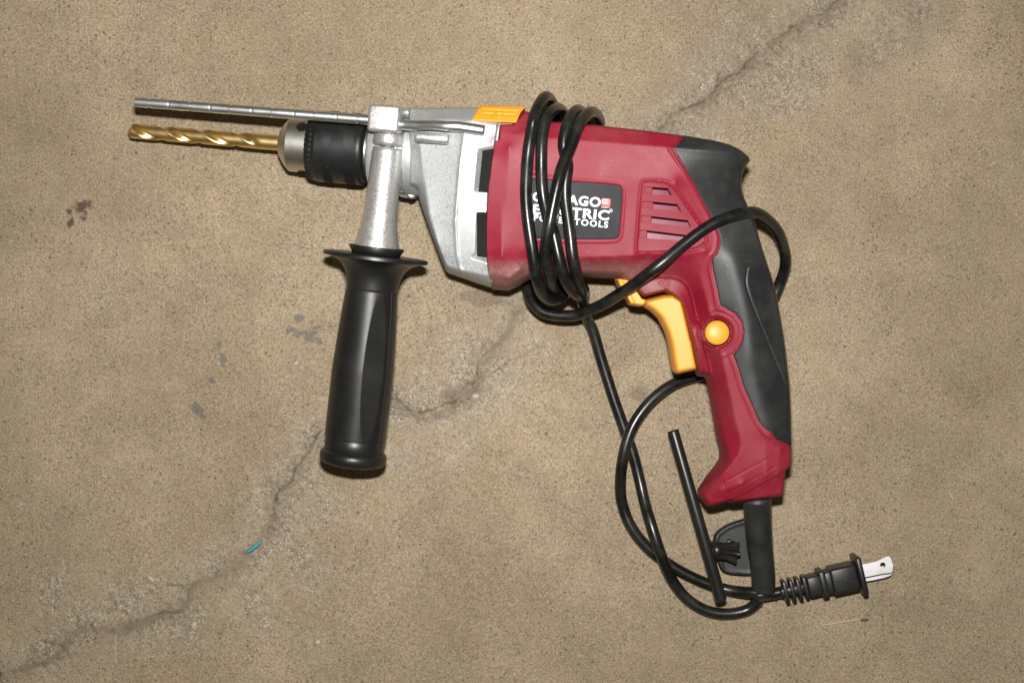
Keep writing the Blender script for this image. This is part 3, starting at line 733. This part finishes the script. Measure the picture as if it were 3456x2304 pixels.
lathe('chuck_collar', A0, ax, [(sx(1232), mm(60)), (sx(1234), mm(92)), (sx(1240), mm(96)), (sx(1246), mm(90)), (sx(1250), mm(84)), (sx(1256), mm(84)), (sx(1258), mm(60))], CHROME, chuck, 64)
# near-black discs proud of the chuck body, painted shade for its key holes
for th_ in (-33, 87, 207):
    a_, u_, v_ = frame(ax); t = math.radians(th_)
    dr = u_*math.cos(t)+v_*math.sin(t); c = A0+ax*sx(1021)+dr*(mm(94)-.5)
    lathe('key_hole_dark_disc', c, dr, [(.52, .01), (.52, 2.2), (.62, 2.8), (.80, 2.95), (0, 3.0)], VOID, chuck, 32, cap=False)
nose = lathe('gearbox_nose', A0, ax, [(sx(1250), mm(70)), (sx(1251), mm(118)), (sx(1262), mm(124)), (sx(1330), mm(126)), (sx(1372), mm(127)), (sx(1376), mm(138)), (sx(1410), mm(140)), (sx(1440), mm(130))], SILV, drill, 96)
hard(nose, 40)
# ---- side handle clamp
clamp = lathe('handle_clamp', A0, ax, [(sx(1296), mm(120)), (sx(1298), mm(131)), (sx(1302), mm(134)), (sx(1354), mm(135)), (sx(1358), mm(132)), (sx(1360), mm(120))], CAST, drill, 96); hard(clamp, 40)
H0 = P3(*q(2, (1605, 690))[0], 51.5); H1 = P3(1190, 1557, 37); hx = (H1-H0); HL = hx.length; hx.normalize()
bx = rbox('rod_block', P3(*q(2, (1580, 325))[0], 58)+Vector((0, 0, 0)), (ax, hx), (mm(52), mm(44), 8.5), 1.8, CAST, clamp, 4)
lathe('clamp_boss', H0-hx*mm(52), hx, [(0, mm(44)), (mm(14), mm(50)), (mm(36), mm(53)), (mm(44), mm(52)), (mm(48), mm(46)), (mm(49), 4)], CAST, clamp, 48)
lathe('clamp_bolt', H0-hx*mm(60), hx, [(0, 4.2), (mm(75), 4.2)], STEEL, clamp, 32)
rbox('clamp_ear', P3(*q(2, (1905, 250))[0], 42), (ax, hx), (mm(30), mm(16), 7), 2.2, CAST, clamp)
lathe('clamp_nut', P3(*q(2, (1990, 262))[0], 49.5), ax, [(-1.6, 1.0), (-1.5, 2.4), (1.5, 2.4), (1.8, 1.6)], STEEL, clamp, 6)
rbox('clamp_ear', P3(*q(2, (1880, 1310))[0], 22), (ax, hx), (mm(30), mm(15), 8), 2.5, CAST, clamp)
lathe('clamp_nut', P3(*q(2, (1918, 1315))[0], 30), (.1, -.1, 1), [(-1.5, 1.0), (-1.4, 3.0), (1.2, 3.0), (1.7, 2.0)], STEEL, clamp, 6)
rbox('rod_guide', Pz(*q(3, (430, 575))[0], 33), (ax, hx), (mm(60), mm(17), 4), 2.4, CAST, gear, 4)
# ---- side handle
def hs(py): return HL*(py-496)/(1557-496)
def hm(p, h=40): return p*(D-h)/(D*S)
grip_prof = [(hs(936), hm(70)), (hs(952), hm(80)), (hs(960), hm(86)), (hs(966), hm(87)), (hs(972), hm(86.5)), (hs(974), hm(85.3)), (hs(976), hm(86.5))]
n_ = 44
for k in range(n_+1):
    t = k/n_; grip_prof.append((hs(980+(1474-980)*t), hm(87+17*min(1, t*1.9)**.8 - 0.5*max(0, t-.6)*5)))
grip_prof += [(hs(1476), hm(99)), (hs(1478), hm(100.5)), (hs(1500), hm(100.5)), (hs(1518), hm(100)), (hs(1522), hm(98))]
def facet(s, r, t):
    a, b = hs(990), hs(1468)
    if s < a or s > b: return r
    f = math.sin(math.pi*(s-a)/(b-a))**.7
    rr = r
    for t0 in (-26, 100, -152):
        d_ = math.radians(t0); c = math.cos(t-d_)
        if c > .5: rr = min(rr, (r*(1.0-.066*f))/c)
    return rr
handle = lathe('side_handle', H0, hx, grip_prof, GRIPM, drill, 300, facet, cap=False); hard(handle, 50)
lathe('handle_flange', H0, hx, [(hs(857), 6), (hs(857.5), hm(172)), (hs(859), hm(175)), (hs(868), hm(176)), (hs(871), hm(172)), (hs(873), hm(158)), (hs(877), hm(143)), (hs(886), hm(123)), (hs(900), hm(107)), (hs(919), hm(96)), (hs(936), hm(91)), (hs(952), hm(88.5)), (hs(968), hm(87))], GRIPM, handle, 96, cap=False)
hard(bpy.data.objects['handle_flange'], 50)
lathe('handle_washer', H0, hx, [(hs(828), 5), (hs(829), hm(92)), (hs(832), hm(94)), (hs(848), hm(84)), (hs(858), hm(80))], GRIPM, handle, 72)
lathe('handle_stem', H0, hx, [(hs(498), 5), (hs(498.5), hm(46)), (hs(502), hm(50)), (hs(512), hm(51.5)), (hs(600), hm(53)), (hs(680), hm(54.5)), (hs(730), hm(57)), (hs(770), hm(62)), (hs(800), hm(69)), (hs(822), hm(74)), (hs(845), hm(75.5))], CAST, handle, 72)
ecap = [(hs(1516), hm(95)), (hs(1519), hm(104)), (hs(1525), hm(110)), (hs(1534), hm(113.5)), (hs(1546), hm(113.5)), (hs(1556), hm(110)), (hs(1563), hm(103)), (hs(1567), hm(90)), (hs(1569), hm(40))]
lathe('handle_end_ring', H0, hx, ecap, GRIPM, handle, 72)
# thin mould parting line down the handle
a_, u_, v_ = frame(hx); pl_ = []
for s_, r_ in grip_prof[4:]:
    t = math.radians(-56 if (P3(1400, 900, 30)-P3(1200, 900, 30)).dot(v_) < 0 else 56)
    rr = facet(s_, r_, t); pl_.append(H0+hx*s_+(u_*math.cos(t)+v_*math.sin(t))*(rr+.02))
tube('parting_line', pl_, .16, BLK, handle, seg=6)
# ---- depth rod
def rodh(px): return 45+12*(px-455)/(1250-455)
R0 = P3(456, 345, rodh(456)); R1 = P3(*q(2, (1700, 358))[0], 58)
rd = (R1-R0); RL = rd.length; rd.normalize(); prof = [(0, .5), (.1, 2.2), (.5, 2.65)]
def rs(px): return RL*(px-456)/(1334-456)
notches = [400+a/3.92 for a in (412, 957, 1506, 2060)]+[900+a/3.92 for a in (660, 1225)]
small = [400+a/3.92 for a in (690, 1240, 1790)]+[900+a/3.92 for a in (388, 945)]
ev = sorted([(rs(p), .4) for p in notches]+[(rs(p), .12) for p in small])
for s_, dpt in ev: prof += [(s_-1.1, 2.75), (s_-.8, 2.75), (s_-.35, 2.75-dpt), (s_+.35, 2.75-dpt), (s_+.8, 2.75), (s_+1.1, 2.75)]
path_end = [P3(*q(3, p)[0], h) for p, h in (((-250, 372), 59), ((-60, 388), 60), ((40, 399), 61), ((200, 407), 63.5), ((360, 406), 66), ((500, 408), 68.5), ((620, 417), 70), ((760, 421), 70.5), ((900, 440), 70.5), ((1120, 473), 70.5))]
rod = lathe('depth_rod', R0, rd, prof+[(RL, 2.75)], STEEL, drill, 32)
hard(rod, 30)
tube('depth_rod_end', catmull(path_end, 6), 2.85, STEEL, rod, seg=24)

# ---- cord -----------------------------------------------------------------------------------
CR = 3.22
def S_(k, p, h): return P3(*q(k, p)[0], h)
TOP = 72
cordpts = []
def add(k, *pts):
    for x, y, h in pts: cordpts.append(S_(k, (x, y), h))
# from the cord guard at the grip, round the bottom loop, up to the body (outer strand)
add(0, (2575,1950,13), (2574,2000,8))
add(13, (2120,1360,4.2), (1960,1430,3.6), (1750,1450,3.5), (1550,1420,3.5), (1350,1330,3.6), (1180,1180,4), (1050,1000,6), (960,800,9.5), (880,600,12), (810,380,12), (750,180,10), (700,0,7))
add('F', (1470,1105,4), (1447,1020,3.6), (1418,940,3.6), (1385,840,4), (1362,760,6))
add(9, (905,900,9), (868,720,22), (838,580,42), (808,440,58), (765,260,69), (725,80,72.5))
add(6, (925,1200,73), (880,950,73), (840,680,72.5), (815,420,72), (822,200,72), (850,0,71.5))
add(5, (995,950,71.5), (985,850,71.5), (1010,670,71), (1060,500,69), (1120,405,62), (1175,372,50), (1240,410,30), (1260,560,9), (1150,900,4.2), (1080,1300,4))
add(9, (700,300,4), (850,480,16), (860,560,34), (800,590,48), (700,500,62))   # comes round below, becomes the second wrap
add(9, (600,310,70)); add(6, (745,1250,73), (690,1050,73.5), (640,850,73.5), (585,680,73), (540,480,72), (512,250,72), (500,50,71.5))
add(5, (690,1050,71.5), (692,850,71.5), (715,640,70), (760,480,68), (830,380,60), (905,345,46), (975,380,28), (1010,520,9), (960,900,4.2), (850,1400,4.2))
add(9, (420,150,4), (640,420,9), (640,520,26), (560,600,40), (440,640,48), (330,560,56))
add(9, (262,400,66), (215,210,71)); add(6, (372,1100,73), (335,850,73.5), (310,600,73.5), (300,350,73), (306,100,72.5))
add(5, (500,1200,72), (512,1000,72), (535,800,72), (570,600,71), (610,430,70), (655,290,68), (720,195,56), (790,200,42), (850,290,28), (890,450,10), (960,800,4.2), (900,1400,4.2))
add(9, (380,250,4), (520,430,10), (530,520,28), (480,520,44), (430,400,60))
add(9, (395,200,71)); add(6, (545,1150,75), (560,1000,76.5), (590,830,79), (630,620,79.5), (690,350,79.5), (740,150,79), (790,-20,77))
add(5, (1050,950,76), (1110,780,73.5), (1165,620,72), (1235,490,69), (1310,410,60), (1375,392,46), (1435,440,28), (1460,580,9), (1300,900,4.2))
add(6, (640,300,4.2), (350,900,4.2), (300,1200,4.2))
add(9, (80,250,5), (108,430,14), (150,600,20), (250,740,23), (400,830,24.5), (550,860,25.5), (700,850,27), (860,800,30), (1100,700,38), (1300,575,48), (1500,440,63), (1700,300,70), (1900,150,72.5))
add('F', (1570,562,71.5), (1640,513,70.5), (1700,492,67), (1740,490,58), (1780,520,40), (1800,565,22), (1803,610,12), (1790,655,5), (1760,720,3.6), (1700,800,3.6), (1640,850,3.6), (1590,868,4.2), (1540,885,8), (1490,925,10.5), (1450,985,11.5), (1428,1060,11), (1424,1130,6))
add(13, (410,50,3.6), (480,230,3.6), (580,400,3.6), (700,540,3.6), (850,680,3.6), (1100,850,3.6), (1400,1010,3.6), (1650,1095,4), (1900,1150,6.5), (2150,1165,11), (2352,1170,12))
add(14, (200,1015,11), (380,1000,9.5), (540,965,9.5))
cp2 = [cordpts[0]]
for p in cordpts[1:]:
    if (p-cp2[-1]).length > 6.5: cp2.append(p)
cpath = catmull(cp2, 7)
for _ in range(6): cpath = [cpath[0]]+[(cpath[i-1]+cpath[i]*2+cpath[i+1])/4 for i in range(1, len(cpath)-1)]+[cpath[-1]]
from mathutils import noise as mn
for p in cpath: p += Vector((mn.noise(p*.045), mn.noise(p*.045+Vector((9, 9, 9))), 0))*.55
for p in cpath: p.z = max(p.z, CR-.05)
cord = tube('power_cord', cpath, CR, CORD, drill, seg=20)
# cord guard (moulded sleeve) at the grip
gpath = catmull([Pz(*q(12, (1195, 1050))[0], 0), S_(12, (1203, 1300), 29), S_(12, (1220, 1568), 25), S_(14, (264, 450), 20), S_(14, (292, 700), 15.5), S_(14, (300, 900), 12), S_(14, (296, 935), 11.5)], 6)
for p in gpath: p.z = max(p.z, 7)
tube('cord_guard', gpath, 7.4, BLK, drill, seg=40, rf=lambda L: 7.9-.022*L if L < 70 else 6.4)
# rubber key holder on the guard
hol = smooth_poly(M(q(13, (2070,195),(1990,203),(1850,245),(1750,292),(1655,360),(1610,420),(1600,520),(1620,650),(1660,770),(1700,880),(1780,925),(1950,942),(2120,945),(2150,600)), absh=8), 1, keep=(0, 12, 13))
hh = smooth_poly(M(q(13, (1780,440),(1850,480),(1860,620),(1840,760),(1780,800),(1740,620)), absh=8), 2)
solid('key_holder', hol, lambda X, Y: 6.5+2.2*rnd(np.maximum(sdist(X, Y, hol), 0), 1.5)+.9*np.exp(-((dist(X, Y, hol)-1.2)/.7)**2), lambda X, Y: 4+0*X, BLK, drill, sp=.9, holes=[hh])
# ---- plug
pA = S_(14, (540, 962), 10); pB = S_(14, (1620, 712), 11.5); pa = (pB-pA).normalized(); pv = Vector((0, 0, 1)).cross(pa).normalized(); ln = (pB-pA).length
def pp(x): return pA+pa*(ln*(x-540)/(1620-540))
plug = rbox('plug', pp(1350), (pa, pv), (hm(46, 12), hm(44, 12), 9.0), 1.6, GRIPM, drill, 3)
for x in (585, 672, 760, 845):
    rbox('boot_rib', pp(x), (pa, pv), (hm(6.5, 12), hm(37, 12), 6.2), .5, GRIPM, plug, 2)
rbox('boot_spine', pp(720), (pa, pv), (hm(55, 12), hm(15, 12), 5.4), 1.0, GRIPM, plug, 2)
rbox('plug_neck', pp(960), (pa, pv), (hm(23, 12), hm(33, 12), 7.6), .8, GRIPM, plug, 2)
rbox('plug_ring', pp(1075), (pa, pv), (hm(11, 12), hm(45, 12), 8.6), .9, GRIPM, plug, 2)
rbox('plug_waist', pp(1160), (pa, pv), (hm(18, 12), hm(36, 12), 7.4), .6, GRIPM, plug, 2)
rbox('plug_flange', pp(1565), (pa, pv), (hm(9.5, 12), hm(64, 12), 10.6), .9, GRIPM, plug, 2)
tube('mould_seam', [pp(1210)+Vector((0, 0, 9.0)), pp(1500)+Vector((0, 0, 9.05))], .14, BLK, plug, seg=6)
tube('mould_seam', [pp(580)+Vector((0, 0, 6.25)), pp(880)+Vector((0, 0, 6.25))], .14, BLK, plug, seg=6)
def blade(pts, h, hole):
    O = M(q(14, *pts), absh=h); c = M(q(14, hole), absh=h)[0]
    ho = [(c[0]+1.6*math.cos(t*math.pi/8), c[1]+1.6*math.sin(t*math.pi/8)) for t in range(16)]
    b = solid('plug_blade', O, lambda X, Y: h+0*X, lambda X, Y: h-1.5+0*X, BLADE, plug, sp=1.5, spb=2.5, holes=[ho], rings=(.3,)); hard(b, 40)
blade(((1540,612),(1700,586),(1800,560),(1870,525),(1920,500),(1962,494),(1992,535),(2014,620),(2008,690),(1985,712),(1880,722),(1640,772),(1560,790)), 16.5, (1880,612))
blade(((1540,700),(1700,660),(1880,625),(1990,690),(2012,715),(1985,748),(1900,778),(1740,812),(1640,828),(1540,848)), 9.5, (1850,700))
# ---- drill bit, held in the chuck: a thing of its own
R = 4.25; bit_len = sx(950, 3)+3; fl_end = sx(868, 3)+3; Vb = []; Fb = []; seg = 72; nst = 150; a_, u_, v_ = frame(ax)
for i in range(nst):
    s = bit_len*i/(nst-1)-.0; pit = 43.0
    tip = min(1.0, (s+.15)/(R*.62)); fade = sstep(fl_end+3, fl_end-9, s)
    for j in range(seg):
        t = 2*math.pi*j/seg; ph = (t + BITDIR*2*math.pi*s/pit+BITPH) % math.pi; f = ph/math.pi
        if f < .58: r = R*(1.0 if f < .09 else .97)
        else:
            g = (f-.58)/.42; r = R*(1-.52*math.sin(math.pi*g**.85)**.8)
        r = R*(1-fade)+r*fade if s > fl_end-12 else r
        r *= tip; Vb.append(A0+ax*(s-3)+u_*(r*math.cos(t))+v_*(r*math.sin(t)))
for i in range(nst-1):
    for j in range(seg): k = (j+1) % seg; Fb.append((i*seg+j, i*seg+k, (i+1)*seg+k, (i+1)*seg+j))
Fb.append(tuple(range(seg-1, -1, -1)))
bit = mesh('drill_bit', Vb, Fb, BRASS); hard(bit, 32)
tag(bit, 'gold coloured twist drill bit gripped in the chuck of the drill', 'drill bit')
# ---- chuck key in its rubber holder
key = empty('chuck_key', (118, -105, 0)); tag(key, 'black T shaped chuck key stuck in the rubber holder beside the cord', 'chuck key')
k0 = S_(11, (473, 1180), 17); k1 = S_(13, (1706, 1285), 24); kd = (k1-k0).normalized(); kl = (k1-k0).length
lathe('cross_bar', k0, kd, [(0, .5), (.05, 2.6), (.5, 3.2), (1.2, 3.3), (kl-1.2, 3.3), (kl-.5, 3.1), (kl, 2.6)], DARKST, key, 32)
kc = S_(13, (1560, 600), 20); ke = S_(13, (1880, 640), 15); ksx = (ke-kc).normalized()
lathe('shaft', kc, ksx, [(0, 4.6), (hm(22), 4.9), (hm(26), 4.9), (hm(28), 4.2), (hm(30), 3.5)], DARKST, key, 40)
def kt(s, r, t): return r*(1-.38*(.5-.5*math.cos(6*t))**1.0) if r > 3 else r
hard(lathe('pinion', kc, ksx, [(hm(26), 5.0), (hm(60), 5.3), (hm(80), 6.2), (hm(92), 7.2), (hm(95), 7.0), (hm(96), 3.0)], DARKST, key, 96, kt), 40)
lathe('pilot_tip', kc, ksx, [(hm(95), 2.2), (hm(104), 2.1), (hm(106), 1.4)], DARKST, key, 24)
# ---- litter on the floor
tv = N('teal_plastic'); tv.set(Base_Color=(.03, .30, .36), Roughness=.5)
tl = fl_xy(835, 1863, 0); tr = fl_xy(882, 1827, 0); d_ = Vector((tr[0]-tl[0], tr[1]-tl[1], 0)); nn_ = Vector((-d_.y, d_.x, 0)).normalized()*1.1
Vt = []; prf = [(0, .6), (.12, 1.05), (.5, .95), (.85, .8), (1.0, .45)]
for f, wd in prf:
    b = Vector((tl[0], tl[1], .5+.25*math.sin(f*3)))+d_*f
    Vt += [b-nn_*wd, b-nn_*wd*.5+Vector((0, 0, .5)), b+nn_*wd*.5+Vector((0, 0, .5)), b+nn_*wd, b-Vector((0, 0, .5))]
Ft = [(i*5+j, i*5+(j+1) % 5, (i+1)*5+(j+1) % 5, (i+1)*5+j) for i in range(4) for j in range(5)]+[(4,3,2,1,0), (20,21,22,23,24)]
chip = mesh('plastic_sliver', Vt, Ft, tv.m); tag(chip, 'tiny teal plastic sliver lying by the crack in the concrete', 'litter')
sv = N('dry_straw'); sv.set(Base_Color=(.68, .55, .30), Roughness=.6); sg = N('green_tip'); sg.set(Base_Color=(.07, .09, .03), Roughness=.7)
st = empty('grass_stem', (130, -165, 0)); tag(st, 'thin dry grass stem with a dark green tip below the plug', 'litter')
tube('stem', catmull([S_(14, p, .5) for p in ((1068,1398),(1200,1388),(1350,1360),(1480,1340),(1590,1328))], 4), .25, sv.m, st, seg=6)
tube('seed_head', catmull([S_(14, p, .6) for p in ((1585,1330),(1640,1335),(1700,1330))], 5), .6, sg.m, st, seg=8, rf=lambda L: .25+.55*math.sin(min(1, L/5)*math.pi))
fib = N('pale_fibre'); fib.set(Base_Color=(.75, .7, .58), Roughness=.6)
for i, (pts, lab) in enumerate((((('a'), (345,1604), (352,1606), (362,1609)), 'short pale straw fibre left of the teal sliver, upper of two'),
        ((('a'), (60,1712), (68,1704), (77,1697)), 'short pale straw fibre at the left edge of the floor'),
        ((('a'), (390,2140), (391,2190), (394,2245)), 'thin upright white hair on the concrete below the crack, bottom left'),
        ((('a'), (3340,562), (3350,553), (3362,545)), 'short white fibre on the concrete at the far right edge'),
        ((('a'), (3205,1660), (3210,1672), (3216,1682)), 'tiny white fibre on bare concrete right of the red handle'))):
    o = tube('fibre', catmull([P3(*p, .35) for p in pts[1:]], 4), .09 if 'hair' in lab else .2, fib.m, None, seg=5); tag(o, lab, 'litter', 'pale fibres scattered on the floor')
